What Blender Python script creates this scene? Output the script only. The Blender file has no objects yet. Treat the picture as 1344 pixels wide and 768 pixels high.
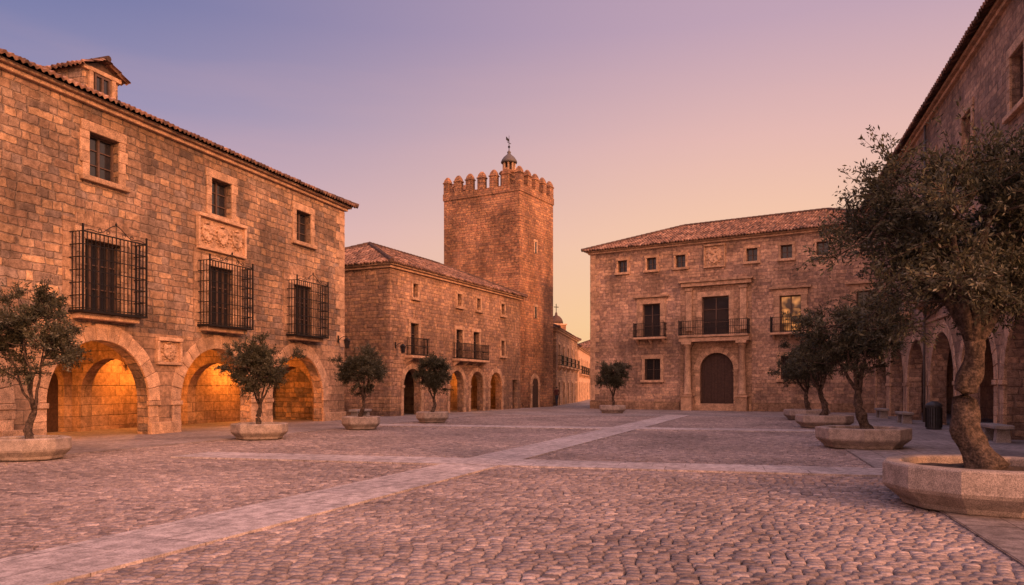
import bpy, math, random
import numpy as np
from mathutils import Vector, noise, Matrix
random.seed(7); rng=np.random.default_rng(7)
S=bpy.context.scene
S.view_settings.view_transform='Standard'
try: S.view_settings.look='None'
except Exception: pass
S.view_settings.exposure=0
def lin(c):
    return tuple(((x/255)/12.92 if x/255<=0.04045 else (((x/255)+0.055)/1.055)**2.4) for x in c)
def link(o,parent=None):
    bpy.context.collection.objects.link(o)
    if parent: o.parent=parent
    return o
def empty(name,loc=(0,0,0),ang=0):
    e=bpy.data.objects.new(name,None); e.empty_display_size=.3
    e.location=loc; e.rotation_euler=(0,0,ang); return link(e)
# ---------------------------------------------------------------- nodes
class NT:
    def __init__(s,t): s.t=t
    def n(s,typ,**k):
        x=s.t.nodes.new(typ)
        for a,b in k.items(): setattr(x,a,b)
        return x
    def put(s,sock,v):
        if isinstance(v,bpy.types.NodeSocket): s.t.links.new(v,sock)
        elif v is not None: sock.default_value=v
    def m(s,op,a,b=None,c=None,clamp=False):
        x=s.n('ShaderNodeMath',operation=op); x.use_clamp=clamp
        s.put(x.inputs[0],a); s.put(x.inputs[1],b); s.put(x.inputs[2],c); return x.outputs[0]
    def noise(s,vec,scale,detail=4,rough=.55,dim='3D'):
        x=s.n('ShaderNodeTexNoise',noise_dimensions=dim)
        if vec is not None: s.put(x.inputs['Vector' if dim!='1D' else 'W'],vec)
        x.inputs['Scale'].default_value=scale; x.inputs['Detail'].default_value=detail; x.inputs['Roughness'].default_value=rough
        return x.outputs[0]
    def ramp(s,fac,stops,interp='LINEAR'):
        x=s.n('ShaderNodeValToRGB'); r=x.color_ramp; r.interpolation=interp
        while len(r.elements)<len(stops): r.elements.new(.5)
        for e,(p,c) in zip(r.elements,stops):
            e.position=p; e.color=(*c,1) if len(c)==3 else c
        s.put(x.inputs[0],fac); return x.outputs[0]
    def mix(s,f,a,b,mode='MIX'):
        x=s.n('ShaderNodeMix',data_type='RGBA',blend_type=mode)
        s.put(x.inputs[0],f)
        for i,v in ((6,a),(7,b)):
            if isinstance(v,(tuple,list)) and len(v)==3: v=(*v,1)
            s.put(x.inputs[i],v)
        return x.outputs[2]
    def comb(s,x,y,z=0.0):
        c=s.n('ShaderNodeCombineXYZ'); s.put(c.inputs[0],x); s.put(c.inputs[1],y); s.put(c.inputs[2],z); return c.outputs[0]
    def scale(s,v,f):
        x=s.n('ShaderNodeVectorMath',operation='SCALE'); s.put(x.inputs[0],v); s.put(x.inputs['Scale'],f); return x.outputs[0]
    def add(s,a,b):
        x=s.n('ShaderNodeVectorMath',operation='ADD'); s.put(x.inputs[0],a); s.put(x.inputs[1],b); return x.outputs[0]
    def maprange(s,v,a,b,c=0.,d=1.,smooth=True):
        x=s.n('ShaderNodeMapRange',interpolation_type='SMOOTHSTEP' if smooth else 'LINEAR')
        for i,q in enumerate((v,a,b,c,d)): s.put(x.inputs[i],q)
        return x.outputs[0]
def newmat(name):
    m=bpy.data.materials.new(name); m.use_nodes=True; t=m.node_tree
    return m,NT(t),t.nodes['Principled BSDF']
def bump(N,h,strength,dist,bsdf):
    b=N.n('ShaderNodeBump'); b.inputs['Strength'].default_value=strength; b.inputs['Distance'].default_value=dist
    N.put(b.inputs['Height'],h); N.put(bsdf.inputs['Normal'],b.outputs[0])
def masonry(name,w,h,cols,mortar,distort=.05,gap=.022,bstr=.8,floor=False,rough=.9,stain=.35,seed=0.,gain=1.,grime=0.):
    m,N,P=newmat(name)
    tc=N.n('ShaderNodeTexCoord').outputs['Object']
    sp=N.n('ShaderNodeSeparateXYZ'); N.put(sp.inputs[0],tc)
    if floor: U,V=sp.outputs[0],sp.outputs[1]
    else: U,V=N.m('ADD',sp.outputs[0],sp.outputs[1]),sp.outputs[2]
    U0=U
    n1=N.m('SUBTRACT',N.noise(tc,2.2,2),.5); 
    n2=N.m('SUBTRACT',N.noise(N.add(tc,(13.1+seed,7.7,3.3)),2.2,2),.5)
    U=N.m('MULTIPLY_ADD',n1,distort*4,U); V2=N.m('MULTIPLY_ADD',n2,distort*2.4,V)
    rowvar=N.noise(V,1.1,0,.5,'1D')
    v=N.m('ADD',N.m('DIVIDE',V2,h),N.m('MULTIPLY',rowvar,.9 if not floor else .3))
    row=N.m('FLOOR',v)
    wn=N.n('ShaderNodeTexWhiteNoise',noise_dimensions='1D'); N.put(wn.inputs['W'],N.m('ADD',row,seed)); r=wn.outputs['Value']
    u=N.m('MULTIPLY_ADD',N.m('DIVIDE',U,w),N.m('MULTIPLY_ADD',r,.5,.75),N.m('MULTIPLY',r,37.))
    u=N.m('ADD',u,N.m('MULTIPLY',N.m('SINE',N.m('MULTIPLY_ADD',u,2.1,N.m('MULTIPLY',r,20.))),.3))
    col=N.m('FLOOR',u)
    wc=N.n('ShaderNodeTexWhiteNoise',noise_dimensions='2D'); N.put(wc.inputs['Vector'],N.comb(col,row)); cr=wc.outputs['Value']
    fx=N.m('FRACT',u); fy=N.m('FRACT',v)
    dx=N.m('MULTIPLY',N.m('MINIMUM',fx,N.m('SUBTRACT',1.,fx)),w); dy=N.m('MULTIPLY',N.m('MINIMUM',fy,N.m('SUBTRACT',1.,fy)),h)
    fine=N.noise(tc,14,3,.65)
    d=N.m('ADD',N.m('SMOOTH_MIN',dx,dy,.03),N.m('MULTIPLY',N.m('SUBTRACT',fine,.5),gap*1.6))
    face=N.maprange(d,gap*.25,gap*1.5)
    k=len(cols); base=N.ramp(cr,[(i/(k-1),tuple(q*gain for q in c)) for i,c in enumerate(cols)])
    vein=N.maprange(N.noise(tc,5.5,4,.7),.3,.75,.60,1.32)
    stn=N.maprange(N.noise(tc,.35,4,.6),.38,.66,1-stain,1.12)
    spk=N.maprange(N.noise(tc,45,1,.6),.25,.6,.66,1.1)
    f=N.m('MULTIPLY',vein,N.m('MULTIPLY',stn,spk))
    if grime:
        streak=N.maprange(N.noise(N.comb(N.m('MULTIPLY',U0,1.3),N.m('MULTIPLY',V,.16),seed),1.,3,.65),.42,.68,1.,1-grime)
        foot=N.maprange(N.m('ADD',V,N.m('MULTIPLY',fine,.8)),.2,1.5,.0,1.)
        f=N.m('MULTIPLY',f,N.m('MULTIPLY',streak,N.m('MULTIPLY_ADD',foot,.22,.78)))
    c=N.scale(N.mix(face,tuple(q*gain for q in mortar),base),f)
    N.put(P.inputs['Base Color'],c); P.inputs['Roughness'].default_value=rough
    P.inputs['Specular IOR Level'].default_value=.25
    hgt=N.m('ADD',N.m('MULTIPLY',face,.6),N.m('ADD',N.m('MULTIPLY',cr,.3),N.m('MULTIPLY',fine,.5)))
    bump(N,hgt,bstr,.045,P)
    return m
def plain(name,c,rough=.8,var=.25,scale=8,bs=.3,bd=.01,island=0.,metal=0,spec=.3,speck=0):
    m,N,P=newmat(name)
    tc=N.n('ShaderNodeTexCoord').outputs['Object']
    n=N.noise(tc,scale,4,.65); f=N.maprange(n,.3,.7,1-var,1+var)
    if island:
        g=N.n('ShaderNodeNewGeometry').outputs['Random Per Island']
        f=N.m('MULTIPLY',f,N.m('MULTIPLY_ADD',g,2*island,1-island))
    if speck:
        f=N.m('MULTIPLY',f,N.maprange(N.noise(tc,speck,2,.7),.35,.65,.6,1.25))
    N.put(P.inputs['Base Color'],N.scale(c,f)); P.inputs['Roughness'].default_value=rough
    P.inputs['Metallic'].default_value=metal; P.inputs['Specular IOR Level'].default_value=spec
    bump(N,n,bs,bd,P)
    return m
def attrmat(name,attr,stops,rough=.85,nscale=9,bs=.3,trans=0,var=.3,spec=.25,big=.6,bigv=.18):
    m,N,P=newmat(name)
    a=N.n('ShaderNodeAttribute',attribute_name=attr).outputs['Fac']
    tc=N.n('ShaderNodeTexCoord').outputs['Object']
    n=N.noise(tc,nscale,3,.65)
    f=N.maprange(n,.3,.7,1-var,1+var)
    f=N.m('MULTIPLY',f,N.maprange(N.noise(tc,big,3),.3,.7,1-bigv,1+bigv))
    c=N.scale(N.ramp(a,stops),f)
    N.put(P.inputs['Base Color'],c); P.inputs['Roughness'].default_value=rough
    P.inputs['Specular IOR Level'].default_value=spec
    if bs: bump(N,n,bs,.01,P)
    if trans:
        t=N.n('ShaderNodeBsdfTranslucent'); N.put(t.inputs[0],c)
        mx=N.n('ShaderNodeMixShader'); mx.inputs[0].default_value=trans
        N.put(mx.inputs[1],P.outputs[0]); N.put(mx.inputs[2],t.outputs[0])
        N.put(m.node_tree.nodes['Material Output'].inputs[0],mx.outputs[0])
    return m
# ---------------------------------------------------------------- materials
M={}
M['rubbleL']=masonry('stone_rubble_grey',.42,.25,[(.19,.135,.11),(.42,.25,.155),(.27,.195,.16),(.55,.33,.19),(.33,.20,.14)],(.29,.20,.145),distort=.055,gap=.02,bstr=1,stain=.45,gain=1.12,grime=.28)
M['rubbleM']=masonry('stone_rubble_warm',.34,.2,[(.43,.235,.145),(.26,.16,.12),(.51,.295,.17),(.36,.21,.14)],(.30,.185,.125),distort=.05,gap=.018,seed=5,stain=.38,gain=1.12,grime=.22)
M['rubbleT']=masonry('stone_rubble_tower',.36,.19,[(.45,.20,.105),(.27,.14,.09),(.55,.27,.135),(.36,.18,.10)],(.26,.15,.095),distort=.06,gap=.018,seed=11,stain=.4,gain=1.1,grime=.25)
M['rubbleB']=masonry('stone_rubble_palace',.4,.22,[(.44,.26,.175),(.27,.17,.13),(.54,.33,.215),(.35,.22,.16)],(.31,.20,.15),distort=.045,gap=.017,seed=17,stain=.4,gain=1.2,grime=.25)
M['ashlar']=masonry('sandstone_ashlar',.75,.38,[(.42,.25,.155),(.51,.31,.19),(.35,.21,.14),(.46,.275,.17)],(.22,.14,.095),distort=.012,gap=.011,bstr=.6,seed=3,stain=.35,grime=.22)
M['trim']=plain('sandstone_trim',(.44,.27,.17),.85,.3,3.5,.5,.02,island=.24,speck=40)
M['concrete']=plain('aggregate_concrete',(.32,.25,.215),.9,.25,6,.6,.01,speck=70)
M['bench']=plain('granite_bench',(.26,.22,.2),.85,.2,6,.5,.01,speck=60)
M['soil']=plain('planter_soil',(.07,.045,.032),1,.5,14,1,.04)
M['iron']=plain('wrought_iron',(.018,.015,.014),.55,.2,10,.1,.003,metal=.4)
M['wood']=plain('dark_wood',(.05,.025,.018),.65,.3,10,.4,.006)
M['frame']=plain('window_wood',(.10,.06,.045),.6,.25,10,.3,.004)
M['bin']=plain('bin_metal',(.045,.045,.05),.5,.2,10,.1,.003,metal=.3)
M['bark']=plain('olive_bark',(.08,.054,.042),.95,.55,12,1,.05,speck=30)
M['plaster']=plain('plaster_house',(.55,.33,.21),.9,.2,1.5,.3,.01)
M['lead']=plain('lead_cap',(.09,.075,.07),.6,.2,6,.2,.005)
M['dirt']=plain('joint_dirt',(.05,.038,.035),1,.3,6,.6,.02)
m,N,P=newmat('window_glass'); P.inputs['Base Color'].default_value=(.02,.02,.025,1); P.inputs['Roughness'].default_value=.06; M['glass']=m
bump(N,N.noise(N.n('ShaderNodeTexCoord').outputs['Object'],1.4,2),.15,.05,P)
def glow(name,c,s):
    m,N,P=newmat(name); P.inputs['Base Color'].default_value=(.03,.02,.02,1); P.inputs['Roughness'].default_value=.1
    n=N.noise(N.n('ShaderNodeTexCoord').outputs['Object'],1.6,1)
    N.put(P.inputs['Emission Color'],N.ramp(n,[(.45,tuple(x*.03 for x in c)),(.7,c)])); P.inputs['Emission Strength'].default_value=s; return m
M['lit']=glow('lit_window_glass',(1,.36,.10),.7); M['lamp']=glow('lamp_glass',(1,.5,.17),5)
M['tile']=attrmat('clay_roof_tiles','rnd',[(0,(.08,.047,.036)),(.35,(.15,.08,.055)),(.7,(.23,.12,.08)),(1,(.33,.20,.14))],nscale=5,big=.9,bigv=.3)
M['cobble']=attrmat('cobble_granite','rnd',[(0,(.105,.078,.075)),(.3,(.175,.133,.126)),(.65,(.24,.183,.17)),(1,(.35,.27,.245))],nscale=26,bs=.6,rough=.75,spec=.3,big=.3,bigv=.22)
M['leaf']=attrmat('olive_leaves','rnd',[(0,(.03,.030,.017)),(.5,(.065,.062,.036)),(.85,(.12,.11,.07)),(1,(.21,.19,.145))],nscale=2,bs=0,trans=.25,rough=.6)
M['slab']=masonry('paving_slabs',.8,.55,[(.26,.21,.20),(.31,.255,.24),(.23,.187,.178),(.285,.232,.22)],(.10,.075,.07),distort=.003,gap=.009,bstr=.3,floor=True,rough=.8,stain=.25)
M['band']=masonry('paving_band_slabs',.95,.6,[(.40,.325,.305),(.45,.37,.345),(.355,.29,.275)],(.17,.13,.12),distort=.002,gap=.008,bstr=.3,floor=True,rough=.8,stain=.18,seed=9)
for k,c in (('skin',(.4,.24,.17)),('cloth1',(.03,.035,.06)),('cloth2',(.10,.03,.03)),('hair',(.03,.02,.015))): M[k]=plain(k,c,.8)
# ---------------------------------------------------------------- mesh helpers
def add_mesh(name,verts,faces,mat,parent=None,smooth=False,bevel=0,seg=1):
    me=bpy.data.meshes.new(name); me.from_pydata(verts,[],faces); me.materials.append(M[mat]); me.update()
    if smooth: me.polygons.foreach_set('use_smooth',[True]*len(me.polygons))
    o=link(bpy.data.objects.new(name,me),parent)
    if bevel:
        b=o.modifiers.new('bevel','BEVEL'); b.width=bevel; b.segments=seg; b.limit_method='ANGLE'; b.angle_limit=math.radians(35)
    return o
class MB:
    def __init__(s): s.v=[]; s.f=[]
    def add(s,v,f):
        k=len(s.v); s.v+= [tuple(p) for p in v]; s.f+=[tuple(i+k for i in q) for q in f]
    def box(s,x0,x1,y0,y1,z0,z1):
        s.add([(x0,y0,z0),(x1,y0,z0),(x1,y1,z0),(x0,y1,z0),(x0,y0,z1),(x1,y0,z1),(x1,y1,z1),(x0,y1,z1)],
              [(0,3,2,1),(4,5,6,7),(0,1,5,4),(1,2,6,5),(2,3,7,6),(3,0,4,7)])
    def poly_y(s,pts,y0,y1):
        n=len(pts); s.add([(x,y0,z) for x,z in pts]+[(x,y1,z) for x,z in pts],
            [tuple(range(n)),tuple(range(2*n-1,n-1,-1))]+[(i,i+n,(i+1)%n+n,(i+1)%n) for i in range(n)])
    def frustum(s,cx,cy,z0,z1,hx0,hy0,hx1,hy1):
        s.add([(cx-hx0,cy-hy0,z0),(cx+hx0,cy-hy0,z0),(cx+hx0,cy+hy0,z0),(cx-hx0,cy+hy0,z0),(cx-hx1,cy-hy1,z1),(cx+hx1,cy-hy1,z1),(cx+hx1,cy+hy1,z1),(cx-hx1,cy+hy1,z1)],
              [(0,3,2,1),(4,5,6,7),(0,1,5,4),(1,2,6,5),(2,3,7,6),(3,0,4,7)])
    def lathe(s,cx,cy,prof,n=16,rot=0.):
        v=[];f=[]
        for r,z in prof:
            for i in range(n):
                a=rot+2*math.pi*i/n; v.append((cx+r*math.cos(a),cy+r*math.sin(a),z))
        for j in range(len(prof)-1):
            for i in range(n):
                f.append((j*n+i,j*n+(i+1)%n,(j+1)*n+(i+1)%n,(j+1)*n+i))
        f.append(tuple(range(n-1,-1,-1))); f.append(tuple((len(prof)-1)*n+i for i in range(n)))
        s.add(v,f)
    def tube(s,pts,rad,n=6,rough=0.):
        pts=[Vector(p) for p in pts]; v=[];f=[]
        for i,p in enumerate(pts):
            d=(pts[min(i+1,len(pts)-1)]-pts[max(i-1,0)]).normalized()
            a=d.orthogonal().normalized() if abs(d.z)>.99 else d.cross(Vector((0,0,1))).normalized()
            b=d.cross(a)
            for k in range(n):
                t=2*math.pi*k/n; r=rad[i] if not isinstance(rad,(int,float)) else rad
                if rough: r*=1+rough*noise.noise(Vector((math.cos(t)*1.5,math.sin(t)*1.5,i*.35)))*2
                v.append(p+(a*math.cos(t)+b*math.sin(t))*r)
        for i in range(len(pts)-1):
            for k in range(n): f.append((i*n+k,i*n+(k+1)%n,(i+1)*n+(k+1)%n,(i+1)*n+k))
        f.append(tuple(range(n-1,-1,-1))); f.append(tuple((len(pts)-1)*n+k for k in range(n)))
        s.add(v,f)
    def blob(s,c,r,n=8,m=5):
        v=[];f=[]
        for j in range(m+1):
            p=math.pi*j/m
            for i in range(n):
                a=2*math.pi*i/n; v.append((c[0]+r[0]*math.sin(p)*math.cos(a),c[1]+r[1]*math.sin(p)*math.sin(a),c[2]+r[2]*math.cos(p)))
        for j in range(m):
            for i in range(n): f.append((j*n+i,(j+1)*n+i,(j+1)*n+(i+1)%n,j*n+(i+1)%n))
        s.add(v,f)
def arch_pts(cx,r,sp,z0,n=20,rz=None):
    rz=rz or r
    return [(cx+r,z0)]+[(cx+r*math.cos(math.pi*i/n),sp+rz*math.sin(math.pi*i/n)) for i in range(n+1)]+[(cx-r,z0)]
def hole_pts(h):
    if h[0]=='r': _,x0,x1,z0,z1=h; return [(x0,z0),(x1,z0),(x1,z1),(x0,z1)]
    return arch_pts(*h[1:])
def wall(name,x0,x1,z0,z1,holes,d0,d1,mat,parent,axis='x'):
    cu=bpy.data.curves.new(name,'CURVE'); cu.dimensions='2D'; cu.fill_mode='BOTH'; cu.extrude=(d1-d0)/2
    for pts in [[(x0,z0),(x1,z0),(x1,z1),(x0,z1)]]+[hole_pts(h) for h in holes]:
        sp=cu.splines.new('POLY'); sp.points.add(len(pts)-1)
        for p,q in zip(sp.points,pts): p.co=(q[0],q[1],0,1)
        sp.use_cyclic_u=True
    ob=bpy.data.objects.new('tmp',cu); bpy.context.collection.objects.link(ob)
    dg=bpy.context.evaluated_depsgraph_get(); me=bpy.data.meshes.new_from_object(ob.evaluated_get(dg))
    bpy.data.objects.remove(ob); bpy.data.curves.remove(cu)
    co=np.zeros(len(me.vertices)*3); me.vertices.foreach_get('co',co); co=co.reshape(-1,3)
    d=co[:,2]+(d1-d0)/2+d0
    new=np.stack([co[:,0],d,co[:,1]],1) if axis=='x' else np.stack([d,co[:,0],co[:,1]],1)
    me.vertices.foreach_set('co',new.ravel()); me.update()
    import bmesh
    bm=bmesh.new(); bm.from_mesh(me); bmesh.ops.remove_doubles(bm,verts=bm.verts,dist=1e-5); bmesh.ops.recalc_face_normals(bm,faces=bm.faces); bm.to_mesh(me); bm.free()
    for p in me.polygons: p.use_smooth=False
    me.materials.clear(); me.materials.append(M[mat]); me.name=name
    return link(bpy.data.objects.new(name,me),parent)
def np_mesh(name,verts,faces,mat,parent,attr=None,smooth=False):
    me=bpy.data.meshes.new(name)
    me.vertices.add(len(verts)); me.vertices.foreach_set('co',np.ascontiguousarray(verts,dtype=np.float32).ravel())
    idx=np.concatenate([f.ravel() for f in faces]).astype(np.int32)
    tot=np.concatenate([np.full(len(f),f.shape[1]) for f in faces]); st=np.concatenate([[0],np.cumsum(tot)[:-1]]).astype(np.int32)
    me.loops.add(len(idx)); me.loops.foreach_set('vertex_index',idx)
    me.polygons.add(len(tot)); me.polygons.foreach_set('loop_start',st)
    me.update(calc_edges=True); me.validate()
    me.polygons.foreach_set('use_smooth',np.full(len(me.polygons),smooth))
    if attr is not None:
        a=me.attributes.new('rnd','FLOAT','POINT'); a.data.foreach_set('value',attr.astype(np.float32))
    me.materials.append(M[mat]); return link(bpy.data.objects.new(name,me),parent)
def roof_plane(name,parent,O,e,s,L,D,k0=0.,k1=0.,p=.21,rl=.40):
    O,e,s=Vector(O),Vector(e).normalized(),Vector(s).normalized(); n=e.cross(s)
    xs=np.linspace(0,L,max(2,int(L/p*6))+1)
    ys=[(0,-.05),(0.0005,.035)]
    k=0
    while k*rl<D:
        if k: ys.append((k*rl+.001,.04))
        ys.append((min((k+1)*rl,D),.0)); k+=1
    V=[];A=[]; rows=len(ys)
    ci=(xs/(p)).astype(int); cr=rng.random((ci.max()+2,rows+2))
    jit=rng.normal(0,.010,(ci.max()+2,rows+2))
    for j,(y,h) in enumerate(ys):
        x=np.clip(xs,y*k0,L-y*k1); hh=h+.036*np.sin(2*np.pi*x/p)
        tr=(j)//2
        hh=hh+jit[ci,tr]*(h>0)
        P=np.array(O)[None]+x[:,None]*np.array(e)+(y+jit[ci,tr]*(2 if j<2 else 0))[:,None]*np.array(s)+hh[:,None]*np.array(n)
        V.append(P); A.append(cr[ci,tr])
    nx=len(xs); V=np.concatenate(V); A=np.concatenate(A)
    j,i=np.meshgrid(np.arange(rows-1),np.arange(nx-1),indexing='ij'); a=(j*nx+i).ravel()
    F=np.stack([a,a+1,a+nx+1,a+nx],1)
    return np_mesh(name,V,[F],'tile',parent,A)
# ---------------------------------------------------------------- building class
class Bld:
    def __init__(s,name,loc,d):
        s.P=empty(name,(loc[0],loc[1],0),math.atan2(d[1],d[0])); s.b={}
    def mb(s,part,mat,bevel=0,smooth=False):
        k=(part,mat,bevel,smooth)
        if k not in s.b: s.b[k]=MB()
        return s.b[k]
    def done(s):
        for (part,mat,bev,sm),b in s.b.items(): add_mesh(part,b.v,b.f,mat,s.P,sm,bev)
    def trim(s): return s.mb('stone_trim','trim',.014)
    def surround(s,cx,z0,w,h,t=.22,out=.05,sill=True,lint=.0):
        T=s.trim(); i=w/2-.006
        z=z0; 
        while z<z0+h-.001:
            z2=min(z+random.uniform(.32,.45),z0+h)
            if z0+h-z2<.15: z2=z0+h
            for sg in (-1,1):
                o=t+random.choice((0,.0,.08)); o2=out+random.uniform(0,.01)
                xa,xb=sorted((cx+sg*i,cx+sg*(i+o))); T.box(xa,xb,-o2,.03,z+.003,z2-.003)
            z=z2
        T.box(cx-i-t-.05,cx+i+t+.05,-out-.014,.03,z0+h-.004,z0+h+t+.05+lint)
        if sill: 
            T.box(cx-i-t-.09,cx+i+t+.09,-out-.11,.03,z0-.16,z0+.004)
    def window(s,cx,z0,w,h,nx=2,nz=3,t=.22,sill=True,glass='glass',y=.22,surround=True,bars=False,fmat='frame'):
        if surround: s.surround(cx,z0,w,h,t,sill=sill)
        F=s.mb('window_frames',fmat); g=s.mb('window_panes' if glass=='glass' else 'lit_window_panes',glass)
        g.box(cx-w/2-.02,cx+w/2+.02,y+.05,y+.09,z0-.02,z0+h+.02)
        f=.07
        F.box(cx-w/2,cx-w/2+f,y,y+.049,z0,z0+h); F.box(cx+w/2-f,cx+w/2,y,y+.049,z0,z0+h)
        F.box(cx-w/2+f,cx+w/2-f,y,y+.049,z0,z0+f); F.box(cx-w/2+f,cx+w/2-f,y,y+.049,z0+h-f,z0+h)
        for i in range(1,nx):
            x=cx-w/2+w*i/nx; F.box(x-.04,x+.04,y-.006,y+.048,z0+f,z0+h-f)
        for j in range(1,nz):
            z=z0+h*j/nz; F.box(cx-w/2+f,cx+w/2-f,y+.01,y+.047,z-.018,z+.018)
        if bars:
            I=s.mb('window_bars','iron'); k=int(w/.14)
            for i in range(k+1): x=cx-w/2+.05+(w-.1)*i/k; I.box(x-.011,x+.011,.03,.052,z0,z0+h)
            k=int(h/.3)
            for i in range(1,k): z=z0+h*i/k; I.box(cx-w/2,cx+w/2,.026,.056,z-.012,z+.012)
    def balcony(s,cx,w,z,proj=.6,h=1.0):
        s.mb('balcony_slab','trim',.012).box(cx-w/2,cx+w/2,-proj,.0+.02,z-.14,z)
        I=s.mb('balcony_railing','iron'); x0,x1=cx-w/2+.05,cx+w/2-.05; y0=-proj+.05
        for zz in (z+.08,z+h*.55,z+h): 
            I.box(x0-.02,x1+.02,y0-.018,y0+.018,zz-.018,zz+.018)
            for x in (x0,x1): I.box(x-.017,x+.017,y0+.018,0.01,zz-.016,zz+.016)
        k=int((x1-x0)/.12)
        for i in range(k+1): x=x0+(x1-x0)*i/k; r=.022 if i in(0,k) else .011; I.box(x-r,x+r,y0-.01,y0+.012,z,z+h+(.08 if i in(0,k) else 0))
        k=int(proj/.12)
        for i in range(1,k):
            y=y0+(-y0)*i/k
            for x in (x0,x1): I.box(x-.011,x+.011,y-.01,y+.01,z,z+h)
        n=max(2,int(w/1.2)+1)
        for i in range(n):
            x=cx-w/2+.2+(w-.4)*i/(n-1)
            s.mb('balcony_brackets','trim',.01).add([(x-.08,.02,z-.5),(x+.08,.02,z-.5),(x+.08,-proj*.8,z-.15),(x-.08,-proj*.8,z-.15),(x+.08,.02,z-.143),(x-.08,.02,z-.143),(x+.08,-proj*.8,z-.143),(x-.08,-proj*.8,z-.143)],
              [(0,1,2,3),(3,2,6,7),(7,6,4,5),(0,3,7,5),(1,4,6,2),(0,5,4,1)])
    def cage(s,cx,w,z0,h,proj=.55):
        s.mb('balcony_floor','iron').box(cx-w/2-.03,cx+w/2+.03,-proj-.03,.02,z0-.07,z0)
        s.mb('balcony_slab','trim',.012).box(cx-w/2+.1,cx+w/2-.1,-proj+.18,.02,z0-.24,z0-.073)
        I=s.mb('iron_window_cage','iron'); x0,x1=cx-w/2,cx+w/2; y0=-proj
        for zz in [z0+.05+ (h-.05)*i/6 for i in range(7)]:
            I.box(x0-.015,x1+.015,y0-.015,y0+.012,zz-.014,zz+.014)
            for x in (x0,x1): I.box(x-.014,x+.014,y0+.012,.01,zz-.014,zz+.014)
        k=int(w/.15)
        for i in range(k+1):
            x=x0+w*i/k; r=.024 if i in(0,k) else .0125
            I.box(x-r,x+r,y0-r,y0+r-.003,z0,z0+h+(.22 if i in (0,k) else 0))
        for i in range(1,4):
            y=y0+proj*i/4
            for x in (x0,x1): I.box(x-.011,x+.011,y-.011,y+.011,z0,z0+h)
        for sg in (-1,1):
            pts=[(cx+sg*(w/2-.05)*(1-t),y0,z0+h+.02+.34*t**2+.05*math.sin(t*9)) for t in [i/10 for i in range(11)]]
            I.tube(pts,.014,5)
            for q in (.25,.5):
                c=(cx+sg*w/2*q,z0+h+.1)
                I.tube([(c[0]+.08*math.cos(a)*(1-a/16),y0,c[1]+.08*math.sin(a)*(1-a/16)) for a in [j*.7 for j in range(14)]],.010,4)
        I.tube([(cx,y0,z0+h),(cx,y0,z0+h+.5)],[.016,.006],5); I.blob((cx,y0,z0+h+.42),(.035,.035,.05))
        I.box(x0,x1,y0,y0+.02,z0+h-.02,z0+h+.02)
    def voussoirs(s,cx,r,sp,w=.42,out=.035,n=15,jamb=True,z0=-.05,dep=.06):
        T=s.mb('arch_voussoirs','trim',.014)
        for i in range(n):
            a0=math.pi*i/n+.004; a1=math.pi*(i+1)/n-.004; ri=r-.006; ro=r+w+random.uniform(-.05,.05); o=out+random.uniform(0,.014)
            p=[]
            for a,rr in ((a0,ri),(a0,ro),((a0+a1)/2,ro),(a1,ro),(a1,ri),((a0+a1)/2,ri)): p.append((cx+rr*math.cos(a),sp+rr*math.sin(a)))
            T.poly_y(p,-o,dep)
        if jamb:
            z=z0
            T.box(cx-r-w*.95,cx-r+.05,-out-.05,dep,sp-.16,sp-.004); T.box(cx+r-.05,cx+r+w*.95,-out-.05,dep,sp-.16,sp-.004)
            while z<sp-.17:
                z2=min(z+random.uniform(.3,.45),sp-.165)
                if sp-.165-z2<.12: z2=sp-.165
                for sg in (-1,1):
                    o=w*random.uniform(.75,1.0); xa,xb=sorted((cx+sg*(r-.006),cx+sg*(r+o))); T.box(xa,xb,-out-random.uniform(0,.01),dep,z+.003,z2-.003)
                z=z2
    def quoins(s,x,z0,z1,sg=1,side=True,yd=None,mat='trim'):
        T=s.mb('quoins',mat,.015); z=z0;i=0
        while z<z1-.05:
            z2=min(z+random.uniform(.34,.46),z1); a,b=(.75,.42) if i%2 else (.42,.75)
            a+=random.uniform(-.06,.06); o=.018+random.uniform(0,.01)
            xa,xb=sorted((x-sg*o,x+sg*a)); T.box(xa,xb,-o,b,z+.003,z2-.003); z=z2;i+=1
    def crest(s,cx,z0,w,h,n=1):
        s.mb('carved_crest','trim').box(cx-w/2,cx+w/2,-.035,.03,z0,z0+h)
        T=s.trim(); f=.10
        T.box(cx-w/2-f,cx+w/2+f,-.15,.03,z0-f,z0-.003); T.box(cx-w/2-f,cx+w/2+f,-.18,.03,z0+h+.003,z0+h+f*1.3)
        T.box(cx-w/2-f,cx-w/2-.003,-.14,.03,z0,z0+h); T.box(cx+w/2+.003,cx+w/2+f,-.14,.03,z0,z0+h)
        C=s.mb('carved_relief','trim',0,True)
        for i in range(n):
            x=cx+(i-(n-1)/2)*w/n; a=min(w/n,h)*.34; z=z0+h*.5
            s.mb('carved_shield','trim',.02).poly_y([(x-a,z+a),(x-a,z-.3*a),(x-.55*a,z-.9*a),(x,z-1.15*a),(x+.55*a,z-.9*a),(x+a,z-.3*a),(x+a,z+a)],-.11,-.03)
            for k in range(9):
                C.blob((x+random.uniform(-.7,.7)*a,-.11,z+random.uniform(-.7,.8)*a),(.13*a+.015,.05,.15*a+.015))
            for k in range(14):
                t=2*math.pi*k/14; C.blob((x+1.28*a*math.cos(t),-.04,z+1.28*a*math.sin(t)),(.16*a,.08,.16*a))
            C.blob((x,-.05,z+1.3*a),(.4*a,.08,.2*a))
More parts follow.
